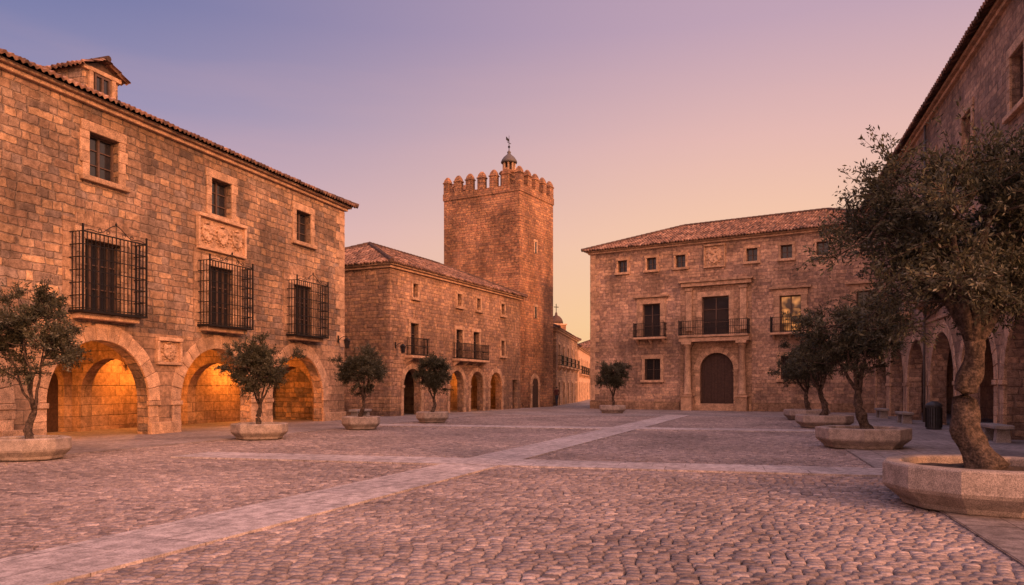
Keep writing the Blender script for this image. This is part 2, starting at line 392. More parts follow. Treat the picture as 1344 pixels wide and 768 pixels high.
def shell(B,x0,x1,dep,H,mat,t=.5,back=True):
    b=B.mb('side_walls',mat); b.box(x0,x0+t,t,dep,-.3,H); b.box(x1-t,x1,t,dep,-.3,H)
    if back: b.box(x0+t,x1-t,dep-t,dep,-.3,H)
    B.mb('roof_deck','wood').box(x0+.02,x1-.02,.05,dep-.02,H+.001,H+.05)
def hip_roof(B,x0,x1,dep,H,rise,ov=.45,h0=True,h1=True):
    y0=-ov; yc=dep/2; run=yc+ov; pitch=rise/run; sl=math.hypot(1,pitch)
    X0=x0-ov; X1=x1+ov; D=run*sl; k=1/sl
    z=H-.02
    roof_plane('tiled_roof_front',B.P,(X0,y0,z),(1,0,0),(0,1,pitch),X1-X0,D,k*h0,k*h1)
    roof_plane('tiled_roof_back',B.P,(X1,dep+ov,z),(-1,0,0),(0,-1,pitch),X1-X0,D,k*h1,k*h0)
    if h0: roof_plane('tiled_roof_hip',B.P,(X0,dep+ov,z),(0,-1,0),(1,0,pitch),dep+2*ov,D,k,k)
    if h1: roof_plane('tiled_roof_hip',B.P,(X1,y0,z),(0,1,0),(-1,0,pitch),dep+2*ov,D,k,k)
    R=B.mb('ridge_tiles','tile'); zt=z+rise+.03
    def cap(a,b):
        a=Vector(a);b=Vector(b);L=(b-a).length;n=max(1,int(L/.4))
        for i in range(n): R.tube([a.lerp(b,i/n),a.lerp(b,(i+1.12)/n)],[.13,.105],8)
    ra=(X0+(run if h0 else 0),yc,zt); rb=(X1-(run if h1 else 0),yc,zt); cap(ra,rb)
    if h0: cap((X0,y0,z+.04),ra); cap((X0,dep+ov,z+.04),ra)
    if h1: cap((X1,y0,z+.04),rb); cap((X1,dep+ov,z+.04),rb)
    T=B.mb('cornice','trim',.015)
    for (o,za,zb) in ((.14,H-.30,H-.165),(.28,H-.162,H-.045)):
        T.box(x0-o,x1+o,-o,.03,za,zb); T.box(x0-o,x0+.03,.033,dep+o,za,zb); T.box(x1-.03,x1+o,.033,dep+o,za,zb)
# ================================================================ LEFT PALACE (arcaded)
d=(.3202,.9474)
L=Bld('arcaded_stone_palace',(-21.10,0),d)
H=10.65; LX0,LX1,LD=8.0,39.9,11
tops=[20.0,25.5,30.95,36.4]; arcs=[14.7,20.05,25.4,30.75,36.05]; dx=[14.7,20.0,25.45,30.9,36.35]
holes=[('a',c,1.95,1.15,-.1) for c in arcs]+[('r',c-.575,c+.575,8.15,9.55) for c in tops]+[('r',c-.7,c+.7,3.95,6.2) for c in dx]
wall('front_wall',LX0,LX1,-.3,H,holes,0,.5,'rubbleL',L.P)
shell(L,LX0,LX1,LD,H,'rubbleL')
for c in tops: L.window(c,8.15,1.15,1.4,2,3,t=.26)
for c in dx:
    L.window(c,3.95,1.4,2.25,4,3,t=.3,sill=False,y=.15); L.cage(c,2.45,3.95,2.35)
    L.mb('stone_surround_panel','ashlar').box(c-1.45,c-1.01,-.03,.02,4.1,6.75);L.mb('stone_surround_panel','ashlar').box(c+1.01,c+1.45,-.03,.02,4.1,6.75);L.mb('stone_surround_panel','ashlar').box(c-1.009,c+1.009,-.03,.02,6.51,6.75 if abs(c-30.9)<.1 else 6.95)
for c in arcs: L.voussoirs(c,1.95,1.15,.5)
wall('arcade_ashlar_facing',LX0+.02,LX1-.02,-.3,3.45,[('a',c,2.3,1.15,-.1) for c in arcs],-.022,.02,'ashlar',L.P)
for a,b in zip([LX0+2.5]+[c+1.95 for c in arcs],[c-1.95 for c in arcs]+[LX1]):
    if b-a>.3: L.trim().box(a+.03,b-.03 if b<LX1 else b+.05,-.09,.03,-.2,.42)
L.quoins(LX1,3.6,H-.35,-1)
L.crest(30.95,6.85,2.5,1.1,3); L.crest(28.2,2.5,.95,.72,1)
hip_roof(L,LX0,LX1,LD,H,2.4,.5)
wall('arcade_back_wall',LX0+.5,LX1-.5,-.3,3.7,[('a',26.9,.62,1.75,-.1),('a',21.0,.7,1.9,-.1),('r',31.9,32.8,1.5,2.6)],4.0,4.4,'ashlar',L.P)
L.mb('doors','wood').box(26.2,27.6,4.28,4.36,-.1,2.5); L.mb('doors','wood').box(20.2,21.8,4.28,4.36,-.1,2.7)
L.mb('window_panes','glass').box(31.85,32.85,4.25,4.3,1.45,2.65)
L.mb('arcade_ceiling','frame').box(LX0+.5,LX1-.5,.5,4.4,3.72,3.9)
for i in range(1,50):
    x=LX0+.5+i*.62
    if x<LX1-.7: L.mb('ceiling_beams','wood').box(x-.09,x+.09,.5,3.99,3.52,3.719)
for c in arcs: wall('transverse_arch',.5,4.0,-.3,3.71,[('a',2.25,1.35,1.3,-.1)],c+2.45,c+2.9,'ashlar',L.P,'y')
D0,D1=25.65,27.0
L.mb('dormer_walls','rubbleL').box(D0,D1,1.0,3.9,10.6,12.05)
L.window((D0+D1)/2,11.3,.62,.6,2,1,t=.1,y=.93,surround=False)
L.trim().box(D0-.08,D1+.08,.9,1.03,11.92,12.06); L.trim().box(D0+.15,D0+.3,.9,1.03,11.1,11.915);L.trim().box(D1-.3,D1-.15,.9,1.03,11.1,11.915)
L.mb('dormer_gable','frame').add([(D0,1.0,12.05),(D1,1.0,12.05),((D0+D1)/2,1.0,12.4)],[(0,1,2)])
mx=(D0+D1)/2
roof_plane('dormer_roof',L.P,(D0-.25,4.2,12.02),(0,-1,0),(1,0,.45),3.5,.925*1.097); roof_plane('dormer_roof',L.P,(D1+.25,.7,12.02),(0,1,0),(-1,0,.45),3.5,.925*1.097)
L.mb('ridge_tiles','tile').tube([(mx,.66,12.46),(mx,4.2,12.46)],.1,8)
L.done()
# ================================================================ MIDDLE HOUSE
Mi=Bld('stone_arcade_house',(-6.74,42.1),(.421,.907))
H=8.55; X1=17.5; dep=9.5
mar=[2.3,7.6,10.4,13.3]; mt=[2.6,7.9,10.6,14.4]; md=[2.5,7.9,10.25]
holes=[('a',c,.95,1.75,-.1) for c in mar]+[('r',c-.28,c+.28,6.85,7.65) for c in mt]+[('r',c-.45,c+.45,3.5,5.35) for c in md]+[('r',14.1,14.7,3.9,5.0),('r',16.1,16.9,-.1,2.2)]
wall('front_wall',0,X1,-.3,H,holes,0,.5,'rubbleM',Mi.P); shell(Mi,0,X1,dep,H,'rubbleM')
for c in mt: Mi.window(c,6.85,.56,.8,2,1,t=.12)
for c in md: Mi.window(c,3.5,.9,1.85,2,3,t=.17,sill=False)
Mi.window(14.4,3.9,.6,1.1,2,2,t=.14)
Mi.balcony(2.5,1.9,3.45,.5); Mi.balcony(9.1,4.2,3.45,.55)
for c in mar: Mi.voussoirs(c,.95,1.75,.3,n=11)
Mi.quoins(0,0,H-.35,1,mat='rubbleM')
Mi.mb('doors','wood').box(16.1,16.9,.3,.36,-.1,2.2)
wall('arcade_back_wall',.5,X1-.5,-.3,3.1,[('a',2.4,.5,1.6,-.1),('a',9.0,.5,1.6,-.1)],3.0,3.3,'ashlar',Mi.P)
Mi.mb('doors','wood').box(1.8,3,3.2,3.25,-.1,2.2); Mi.mb('doors','wood').box(8.4,9.6,3.2,3.25,-.1,2.2)
Mi.mb('arcade_ceiling','frame').box(.5,X1-.5,.5,3.3,3.1,3.25)
wall('transverse_wall',.5,3.0,-.3,3.09,[],5.0,5.3,'ashlar',Mi.P,'y')
hip_roof(Mi,0,X1,dep,H,2.2,.4); Mi.done()
# ================================================================ TOWER
T=Bld('crenellated_stone_tower',(.6,59),(.5,.866))
tw,td,TH=5.7,7.15,17.45
b=T.mb('tower_shaft','rubbleT'); b.box(0,tw,0,td,-.3,TH-.55)
q=T.mb('parapet','rubbleT'); o=.06
q.box(-o,tw+o,-o,.5,TH-.548,TH); q.box(-o,tw+o,td-.5,td+o,TH-.548,TH); q.box(-o,.5,.502,td-.502,TH-.548,TH); q.box(tw-.5,tw+o,.502,td-.502,TH-.548,TH)
mm=T.mb('merlons','rubbleT',.02)
def merl(cx,cy,hx,hy):
    mm.frustum(cx,cy,TH+.002,TH+.85,hx,hy,hx,hy)
    mm.frustum(cx,cy,TH+.852,TH+.96,hx+.05,hy+.05,hx+.05,hy+.05); mm.frustum(cx,cy,TH+.962,TH+1.2,hx,hy,hx*.8,hy*.8); mm.frustum(cx,cy,TH+1.2,TH+1.42,hx*.8,hy*.8,hx*.35,hy*.35)
for i in range(5):
    x=.3+(tw-.6)*i/4; merl(x,.2,.31,.24); merl(x,td-.2,.31,.24)
for i in range(1,6):
    y=.2+(td-.4)*i/6; merl(.2,y,.24,.31); merl(tw-.2,y,.24,.31)
T.quoins(0,0,TH-.6,1,mat='rubbleT')
for (x,z) in ((2.6,12.4),(2.6,7.2)):
    T.mb('slit_windows','glass').box(x-.14,x+.14,-.012,.02,z,z+.9); T.trim().box(x-.28,x-.143,-.03,.02,z,z+.9); T.trim().box(x+.143,x+.28,-.03,.02,z,z+.9); T.trim().box(x-.34,x+.34,-.04,.02,z+.903,z+1.1)
T.mb('doors','wood').box(2.0,3.0,-.015,.02,-.1,2.3); T.voussoirs(2.5,.5,1.9,.3,n=7,out=.04)
cx,cy=1.1,1.6; TT=17.0
T.mb('lantern_turret','rubbleT',.015).lathe(cx,cy,[(.7,TT-.5),(.7,TT+1.6),(.82,TT+1.62),(.82,TT+1.75),(.55,TT+1.8),(.55,TT+1.85)],8,.39)
for k in range(8):
    a=.39+k*math.pi/4; T.mb('lantern_posts','trim',.015).box(cx+.45*math.cos(a)-.06,cx+.45*math.cos(a)+.06,cy+.45*math.sin(a)-.06,cy+.45*math.sin(a)+.06,TT+1.85,TT+2.5)
T.mb('lantern_core','wood').lathe(cx,cy,[(.3,TT+1.8),(.3,TT+2.5)],8)
T.mb('lantern_dome','lead',0,True).lathe(cx,cy,[(.64,TT+2.5),(.66,TT+2.58),(.58,TT+2.75),(.42,TT+2.98),(.22,TT+3.15),(.12,TT+3.25),(.16,TT+3.38),(.05,TT+3.5),(.03,TT+3.6)],16)
I=T.mb('weather_vane','iron'); I.tube([(cx,cy,TT+3.5),(cx,cy,TT+4.7)],[.035,.015],6); I.box(cx-.3,cx+.3,cy-.012,cy+.012,TT+4.1,TT+4.14); I.blob((cx,cy,TT+3.8),(.1,.1,.1))
I.poly_y([(cx-.45,TT+4.25),(cx-.05,TT+4.2),(cx-.05,TT+4.4),(cx-.45,TT+4.5)],cy-.01,cy+.014)
T.done()
# ================================================================ BACK PALACE
B=Bld('stone_palace',(5.97,58),(.849,-.528))
H=12.0; X1=21.5; dep=11
sm=[2.64,4.91,7.09,12.1,14.35,16.6,19.2]; bal=[4.9,14.6,19.3]
holes=[('r',c-.37,c+.37,10.15,11.05) for c in sm]+[('r',c-.68,c+.68,5.3,7.7) for c in bal]+[('r',9.6-.95,9.6+.95,5.3,7.95),('a',9.7,1.18,2.85,-.1),('r',4.4,5.6,2.15,3.7),('r',14.0,15.2,2.15,3.7)]
wall('front_wall',0,X1,-.3,H,holes,0,.5,'rubbleB',B.P); shell(B,0,X1,dep,H,'rubbleB')
for c in sm: B.window(c,10.15,.74,.9,2,2,t=.14)
for c in bal:
    B.window(c,5.3,1.36,2.4,2,3,t=.38,sill=False,glass='lit' if c==14.6 else 'glass'); B.balcony(c,2.4,5.25,.6)
    B.trim().box(c-1.35,c+1.35,-.22,.03,8.15,8.3)
B.window(9.6,5.3,1.9,2.65,2,3,t=.3,sill=False); B.balcony(9.6,4.85,5.25,.8)
B.window(5.0,2.15,1.2,1.55,2,2,t=.22,bars=True); B.window(14.6,2.15,1.2,1.55,2,2,t=.22,bars=True)
wall('portal_ashlar_facing',7.1,12.1,-.3,8.7,[('r',9.6-1.2,9.6+1.2,5.25,8.3),('a',9.7,1.5,2.85,-.1)],-.03,.02,'ashlar',B.P)
B.voussoirs(9.7,1.18,2.85,.4,n=13,out=.06)
D=B.mb('portal_door','wood'); 
for i in range(10):
    x=9.7-1.18+2.36*i/10; xm=x+.118; zt=2.85+math.sqrt(max(0,1.2**2-(xm-9.7)**2)); D.box(x+.005,x+.231,.25+.01*(i%2),.36,-.1,zt+.1)
D.box(8.5,10.9,.235,.262,2.7,2.82); D.box(8.5,10.9,.235,.262,.2,.35)
C=B.mb('portal_columns','trim',.0,True)
for x in (7.75,11.55):
    B.trim().box(x-.38,x+.38,-.72,.02,-.2,.95); B.trim().box(x-.43,x+.43,-.78,.02,.953,1.08)
    C.lathe(x,-.38,[(.30,1.08),(.33,1.14),(.30,1.22),(.24,1.26),(.235,2.6),(.20,4.35),(.24,4.4),(.30,4.55),(.32,4.62)],16)
    B.trim().box(x-.36,x+.36,-.74,.02,4.62,4.8)
    B.trim().box(x-.22,x+.22,-.16,-.031,5.6,8.4); B.trim().box(x-.28,x+.28,-.22,-.031,8.403,8.6)
B.trim().box(7.2,12.1,-.72,.02,4.803,5.08)
B.trim().box(7.2,12.1,-.26,.02,8.71,8.98); B.trim().box(7.05,12.25,-.38,.02,8.983,9.12)
B.trim().box(7.25,12.05,-.06,.02,.0-.2,.5)
B.crest(9.55,10.05,1.3,1.4,1)
B.mb('base_plinth','ashlar').box(0-.02,7.0,-.06,.03,-.2,.6); B.mb('base_plinth','ashlar').box(12.2,X1,-.06,.03,-.2,.6)
B.quoins(0,.65,H-.35,1)
hip_roof(B,0,X1,dep,H,2.3,.5); B.done()
# ================================================================ RIGHT PALACE
R=Bld('arcaded_palace_wing',(23.4,50),(-.299,-.954))
H=13.4; X1=44; dep=10
g=lambda s:52.4-s
rar=[g(s) for s in (12.3,17.3,22.3,27.3,32.3,37.3,42.3,47.3)]; rw=[g(s) for s in (12.2,17.6,23.1,28.5,34,39.5,45)]
holes=[('a',c,2.0,1.85,-.1) for c in rar]+[('r',c-.6,c+.6,9.7,11.4) for c in rw]+[('r',c-.6,c+.6,5.3,7.6) for c in rw]
wall('front_wall',0,X1,-.3,H,holes,0,.6,'rubbleB',R.P); shell(R,0,X1,dep,H,'rubbleB',.6)
for c in rw:
    R.window(c,9.7,1.2,1.7,2,3,t=.24); R.window(c,5.3,1.2,2.3,2,3,t=.26,sill=False); R.balcony(c,2.2,5.25,.6)
for c in rar: R.voussoirs(c,2.0,1.85,.42)
wall('arcade_ashlar_facing',.02,X1-.02,-.3,4.4,[('a',c,2.3,1.85,-.1) for c in rar],-.022,.02,'ashlar',R.P)
R.trim().box(0,X1,-.08,.03,4.405,4.53)
wall('arcade_back_wall',.6,X1-.6,-.3,4.5,[('r',c-.6,c+.6,-.1,2.4) for c in rar[1::2]],4.2,4.6,'ashlar',R.P)
for c in rar[1::2]: R.mb('doors','wood').box(c-.65,c+.65,4.45,4.5,-.1,2.45)
R.mb('arcade_ceiling','frame').box(.6,X1-.6,.6,4.6,4.5,4.7)
for c in (g(19.8),g(34.8)): R.mb('rain_downpipe','lead',0,True).tube([(c,-.12,H-.35),(c,-.12,4.7),(c,-.16,4.5),(c,-.16,.1)],.055,8)
hip_roof(R,0,X1,dep,H,2.4,.55); R.done()
# ================================================================ STREET HOUSES
def house(name,p0,p1,H,dep,mat,rise,rows,seed):
    random.seed(seed); v=Vector((p1[0]-p0[0],p1[1]-p0[1])); Ln=v.length; v.normalize()
    A=Bld(name,p0,v); hs=[];n=max(2,int(Ln/3.2))
    for z,hh,ww in rows:
        for i in range(n): c=Ln*(i+.5)/n; hs.append((c,z,ww,hh))
    wall('front_wall',0,Ln,-.3,H,[('r',c-w/2,c+w/2,z,z+h) for c,z,w,h in hs],0,.4,mat,A.P); shell(A,0,Ln,dep,H,mat,.4)
    for c,z,w,h in hs:
        A.window(c,z,w,h,2,2,t=.14,sill=z>1,glass='glass')
        if 2.8<z<4.2: A.balcony(c,w+.6,z,.4,.9)
    hip_roof(A,0,Ln,dep,H,rise,.35); A.done(); return A
house('village_house',(3.9,67.2),(7.2,84),6.9,7,'rubbleM',1.6,[(-.1,2.2,1.0),(3.6,1.9,.8)],3)
house('village_house',(7.5,86),(11.9,112),6.3,7,'plaster',1.6,[(-.1,2.2,1.0),(3.2,1.7,.8)],4)
house('village_house',(9.5,122),(21,116),8.0,7,'plaster',1.8,[(-.1,2.2,1.0),(3.4,1.6,.9),(6.0,1.0,.8)],5)
random.seed(21)
Cx=Bld('church_bell_tower',(5.6,104),(.9,.4))
Cx.mb('belfry_walls','rubbleT').box(0,2.0,0,2.0,-.3,10.2); Cx.trim().box(-.12,2.12,-.12,2.12,10.2,10.4)
Cx.mb('belfry_dome','tile',0,True).lathe(1,1,[(.95,10.4),(.95,10.7),(.8,11.1),(.5,11.45),(.2,11.6),(.15,11.9),(.05,12.1)],14)
Cx.mb('belfry_cross','iron').tube([(1,1,12),(1,1,13.2)],.05,6); Cx.mb('belfry_cross','iron').box(.65,1.35,.96,1.04,12.7,12.8); Cx.done()
# ================================================================ GROUND
gm=MB(); gm.add([(-600,-200,-.035),(600,-200,-.035),(600,1200,-.035),(-600,1200,-.035)],[(0,1,2,3)]); add_mesh('ground',gm.v,gm.f,'dirt')
def slab(name,loc,dirv,x0,x1,y0,y1,top,mat):
    b=MB(); b.box(x0,x1,y0,y1,-.034,top); o=add_mesh(name,b.v,b.f,mat); o.location=(loc[0],loc[1],0); o.rotation_euler=(0,0,math.atan2(dirv[1],dirv[0])); return o
slab('stone_pavement',(-21.1,0),(.3202,.9474),-2,120,-4.17,7,.016,'slab')
slab('stone_pavement',(23.4,50),(-.299,-.954),-12,60,-5.05,8,.020,'slab')
slab('stone_pavement',(6,43.2),(.968,-.252),-40,40,0,90,.012,'slab')
k=math.atan2(1,.37); dd=(math.cos(k),math.sin(k))
slab('paving_band',(-6.65,0),dd,-3,47,-.62,.62,.024,'band')
slab('paving_band',(0,16.1),(.968,-.252),-7.9,7.6,-.68,.68,.028,'band')
slab('paving_band',(1.5,30.5),(.968,-.252),-9,10.2,-.7,.7,.028,'band')
# cobbles
e1=np.array([.968,-.252]); e2=np.array([.252,.968]); cs=[]
rowh=.108; yy=1.0; r=0
while yy<47:
    xx=-22+rng.random()*.2
    ws=rng.uniform(.115,.19,330); xs=xx+np.cumsum(ws)
    rh=rowh*rng.uniform(.93,1.08)
    wob=.04*np.sin(xs*.5+yy*.3)+.01*np.sin(xs*1.7+yy)
    cen=(xs-ws/2)[:,None]*e1+(yy+wob+rh/2)[:,None]*e2
    cs.append(np.column_stack([cen,ws,np.full(len(ws),rh)])); yy+=rh
cs=np.concatenate(cs); X,Y=cs[:,0],cs[:,1]
keep=(X>-16.95+.338*Y)&(X<2.6+.313*Y)&(Y<44.9-.26*X)&(Y>1)
dd1=np.abs((X+6.65)*dd[1]-Y*dd[0]); keep&=~(dd1<.5)
dc=np.abs(X*.252+(Y-16.1)*.968); keep&=~((dc<.57)&(np.abs(X)<7.4))
cs=cs[keep]; n=len(cs); cx,cy,w,h=cs.T
w=w-rng.uniform(.004,.011,n); h=h-rng.uniform(.006,.013,n)
ch=.15
tmpl=np.array([(-1,-1+ch*1.6),(-1+ch,-1),(1-ch,-1),(1,-1+ch*1.6),(1,1-ch*1.6),(1-ch,1),(-1+ch,1),(-1,1-ch*1.6)])/2
ang=rng.normal(0,.03,n); ca,sa=np.cos(ang),np.sin(ang); lift=rng.normal(0,.0025,n); tx=rng.normal(0,.035,n); ty=rng.normal(0,.035,n)
V=np.zeros((n,17,3)); 
def ring(sc,z,tilt):
    lx=(tmpl[:,0][None]*w[:,None])*sc*(1+rng.normal(0,.035,(n,8))); ly=(tmpl[:,1][None]*h[:,None])*sc*(1+rng.normal(0,.035,(n,8)))
    rx=lx*ca[:,None]-ly*sa[:,None]; ry=lx*sa[:,None]+ly*ca[:,None]
    return np.stack([cx[:,None]+rx*e1[0]+ry*e2[0], cy[:,None]+rx*e1[1]+ry*e2[1], z+(lift[:,None]+lx*tx[:,None]+ly*ty[:,None])*tilt],2)
V[:,0:8]=ring(1.0,-.030,0); V[:,8:16]=ring(.85,-.001,1); V[:,16]=np.stack([cx,cy,.003+lift],1)
base=(np.arange(n)*17)[:,None]
fq=[];ft=[]
for i in range(8):
    j=(i+1)%8; fq.append(base+np.array([i,j,8+j,8+i])); ft.append(base+np.array([8+i,8+j,16]))
col=np.clip(rng.normal(.5,.21,n)+.12*np.sin(cx*.9)*np.sin(cy*.6),0,1)
np_mesh('cobblestone_paving',V.reshape(-1,3),[np.concatenate(fq),np.concatenate(ft)],'cobble',None,np.repeat(col,17),True)
# ================================================================ PLANTERS / TREES
def planter(x,y,r,h,n=8,rot=.39,bev=.03,seg=2):
    P=empty('stone_planter',(x,y,0)); b=MB()
    b.lathe(0,0,[(r*.80,.02),(r*.84,.10),(r*.98,h*.42),(r,h*.5),(r,h-.03),(r*.985,h),(r*.84,h),(r*.82,h-.03),(r*.82,h-.14)],n,rot)
    add_mesh('planter_bowl',b.v,b.f,'concrete',P,False,bev,seg)
    s=MB(); rr=r*.815
    v=[(0,0,h-.04)]; f=[]
    for j in range(1,5):
        for i in range(24): a=2*math.pi*i/24; q=rr*.93*j/4; v.append((q*math.cos(a),q*math.sin(a),h-.05-.015*j+random.uniform(-.015,.02)))
    for i in range(24): f.append((0,1+i,1+(i+1)%24))
    for j in range(3):
        for i in range(24): f.append((1+j*24+i,1+(j+1)*24+i,1+(j+1)*24+(i+1)%24,1+j*24+(i+1)%24))
    s.add(v,f); add_mesh('planter_soil',s.v,s.f,'soil',P,True)
def tree(x,y,zs,fork,cc,cr,tr,ncl,ntw,nlf,ll,seed,lean=(0,0),tw=.42,limbs=5,dens=1.):
    random.seed(seed); rg=np.random.default_rng(seed); P=empty('olive_tree',(x,y,0)); b=MB()
    f=Vector((lean[0],lean[1],fork)); pts=[];rad=[]
    for i in range(19):
        t=i/18; p=Vector((0,0,zs-.08)).lerp(f,t); p.x+=.8*tr*math.sin(t*5+seed); p.y+=.8*tr*math.sin(t*4+seed*2); 
        pts.append(p); rad.append(tr*(1.25-.35*t+.55*math.exp(-t*9)+.07*math.sin(t*17+seed)))
    b.tube(pts,rad,18,.26); top=pts[-1]; C=Vector(cc); Rr=Vector(cr)
    lp=[]
    for k in range(limbs):
        a=2*math.pi*k/limbs+random.uniform(-.4,.4); el=random.uniform(.1,.9)
        tgt=C+Vector((Rr.x*.62*math.cos(a)*math.cos(el),Rr.y*.62*math.sin(a)*math.cos(el),Rr.z*.7*math.sin(el)))
        mid=top.lerp(tgt,.45)+Vector((random.uniform(-.12,.12),random.uniform(-.12,.12),-.05))*Rr.x
        s0=top-Vector((0,0,tr*.6)); q=[]
        for i in range(9):
            t=i/8; q.append(s0*(1-t)**2+mid*2*t*(1-t)+tgt*t*t+Vector((random.uniform(-1,1),random.uniform(-1,1),random.uniform(-1,1)))*.035*(t>0))
        b.tube(q,[tr*(.62-.5*(i/8)**.7) for i in range(9)],8,.12); lp+=[(v,tr*(.5-.42*i/8)) for i,v in enumerate(q) if i>2]
    TB=[];TD=[];TLn=[];CL=[]
    for k in range(ncl):
        while True:
            dv=Vector([random.gauss(0,1) for _ in range(3)]).normalized()
            rr=random.random()**.42
            lump=.92+.6*noise.noise(dv*1.7+Vector((seed*3.1,0,0)))
            c=C+Vector((dv.x*Rr.x,dv.y*Rr.y,dv.z*Rr.z))*rr*lump
            if noise.noise(c*(1.6/Rr.x)+Vector((seed,5,2)))>-.18: break
        v,r0=min(lp,key=lambda q:(q[0]-c).length+ (q[0].z>c.z)*.2)
        m2=v.lerp(c,.5)+Vector((random.uniform(-.08,.08),random.uniform(-.08,.08),-.04))*Rr.x
        b.tube([v,v.lerp(m2,.6),m2,c],[min(r0*.5,.035)+.006,.018,.013,.007],5)
        cl=random.random()
        for j in range(ntw):
            out=(c-C); out=Vector((out.x/Rr.x,out.y/Rr.y,out.z/Rr.z)); dr=(Vector([random.gauss(0,1) for _ in range(3)]).normalized()*1.0+out*.75+Vector((0,0,.35))).normalized()
            ln=tw*random.uniform(.5,1.25)*(1.4 if random.random()<.15 else 1); st=c.lerp(v,random.random()*.35)
            TB.append(st);TD.append(dr);TLn.append(ln);CL.append(cl)
            b.tube([st,st+dr*ln*.5+Vector((0,0,-.01)),st+dr*ln*.95],[.007,.005,.002],3)
    add_mesh('trunk_and_limbs',b.v,b.f,'bark',P,True)
    TB=np.array(TB);TD=np.array(TD);TLn=np.array(TLn);CL=np.array(CL); n=len(TB)*nlf
    ix=np.repeat(np.arange(len(TB)),nlf); t=rg.random(n)**.8
    rv=rg.normal(size=(n,3)); rv/=np.linalg.norm(rv,axis=1)[:,None]
    p=TB[ix]+TD[ix]*(TLn[ix]*t)[:,None]+rv*(.03+.05*(tw/.42))*rg.random((n,1))*1.3
    rv2=rg.normal(size=(n,3)); ld=TD[ix]*.7+rv2*.55; ld/=np.linalg.norm(ld,axis=1)[:,None]
    wv=np.cross(ld,rg.normal(size=(n,3))); wv/=np.linalg.norm(wv,axis=1)[:,None]+1e-9
    l=ll*rg.uniform(.6,1.25,n)[:,None]; wd=l*.16
    V=np.stack([p,p+ld*l*.45+wv*wd,p+ld*l,p+ld*l*.5-wv*wd],1).reshape(-1,3)
    at=np.clip(.45*CL[ix]+.65*rg.random(n)**1.3-.05,0,1)
    np_mesh('foliage',V,[np.arange(n*4).reshape(-1,4)],'leaf',P,np.repeat(at,4))
random.seed(5)
planter(6.4,10.2,1.32,.60,12,.26,.07,3)
tree(6.35,10.2,.55,2.25,(.05,.1,3.7),(2.1,1.75,1.5),.14,155,10,48,.075,3,(-.32,0),.50,7)
planter(9.34,20.3,1.18,.55); tree(9.34,20.3,.5,1.55,(-.2,0,2.95),(1.6,1.4,1.1),.10,80,8,36,.09,8,(-.1,0),.40,5)
planter(12.5,30.5,1.1,.52); tree(12.5,30.5,.5,1.5,(-.3,0,2.85),(1.35,1.2,1.05),.10,56,8,34,.10,12,(-.1,0),.40,5)
planter(14.7,38,1.1,.52); tree(14.7,38,.5,1.4,(-.3,0,2.7),(1.4,1.2,1.05),.09,56,8,34,.11,14,(0,0),.40,5)
for i,(x,y,r,cz,rx,rz,sd) in enumerate([(-10.75,17.0,.82,2.75,1.12,1.0,21),(-7.85,23.7,.86,2.35,1.2,.84,22),(-5.8,29.3,.75,2.35,.95,.80,23),(-3.65,35,.78,2.2,.88,.72,24),(6.3,47.8,.85,2.35,1.05,.80,25)]):
    planter(x,y,r,.5); tree(x,y,.45,1.1,(0,0,cz),(rx,rx,rz),.065,66,9,40,.08+.01*(i>2),sd,(random.uniform(-.1,.1),0),.32,5)
# ================================================================ STREET FURNITURE
def litter_bin(x,y):
    P=empty('litter_bin',(x,y,0)); b=MB(); b.lathe(0,0,[(.25,.02),(.27,.06),(.27,.86),(.30,.88),(.30,.95),(.26,.97),(.26,1.0),(.1,1.08)],20); add_mesh('bin_body',b.v,b.f,'bin',P,False,.01)
    b=MB()
    for i in range(20): a=2*math.pi*i/20; b.box(.28*math.cos(a)-.01,.28*math.cos(a)+.01,.28*math.sin(a)-.01,.28*math.sin(a)+.01,.1,.84)
    b.lathe(0,0,[(.2,.0),(.2,.03)],16); add_mesh('bin_slats',b.v,b.f,'iron',P)
litter_bin(16.05,29)
def bench(x,y,dirv,L=1.8):
    P=empty('stone_bench',(x,y,.02),math.atan2(dirv[1],dirv[0])); b=MB(); b.box(-L/2,L/2,-.24,.24,.38,.5); add_mesh('bench_seat',b.v,b.f,'bench',P,False,.03,2)
    b=MB()
    for s in (-1,1): b.frustum(s*L*.33,0,-.03,.378,.16,.2,.12,.17)
    add_mesh('bench_supports',b.v,b.f,'bench',P,False,.015)
bench(14.35,22.6,(.299,.954)); bench(17.6,34.2,(.299,.954)); bench(19.4,40,(.299,.954)); bench(-7.6,38.2,(.32,.947),1.5)
def wall_lantern(loc,nrm,lit=False,e=0,ch=None):
    P=empty('wall_lantern',loc,math.atan2(nrm[1],nrm[0])); b=MB()
    b.box(0,.03,-.05,.05,-.2,.15); b.tube([(0,0,-.1),(.2,0,.05),(.4,0,.12),(.5,0,.08)],.015,6); b.tube([(.5,0,.08),(.5,0,-.02)],.012,6)
    for sx in(-1,1):
        for sy in(-1,1): b.tube([(.5+sx*.07,sy*.07,-.45),(.5+sx*.11,sy*.11,-.1)],.009,4)
    b.frustum(.5,0,-.1,.02,.14,.14,.03,.03); b.frustum(.5,0,-.49,-.45,.05,.05,.08,.08); add_mesh('lantern_bracket',b.v,b.f,'iron',P)
    g=MB(); g.frustum(.5,0,-.44,-.11,.06,.06,.1,.1); add_mesh('lantern_glass',g.v,g.f,'lamp' if lit else 'glass',P)
    if e:
        ld=bpy.data.lights.new('lamp_light','POINT'); ld.energy=e; ld.color=(1,.31,.045); ld.shadow_soft_size=.12
        lo=link(bpy.data.objects.new('lamp_light',ld),P); lo.location=(.8,0,-.35)
dL=Vector((.3202,.9474)); nL=Vector((-.9474,.3202)); OL=Vector((-21.1,0))
def Lp(s,y): v=OL+dL*s+nL*y; return v
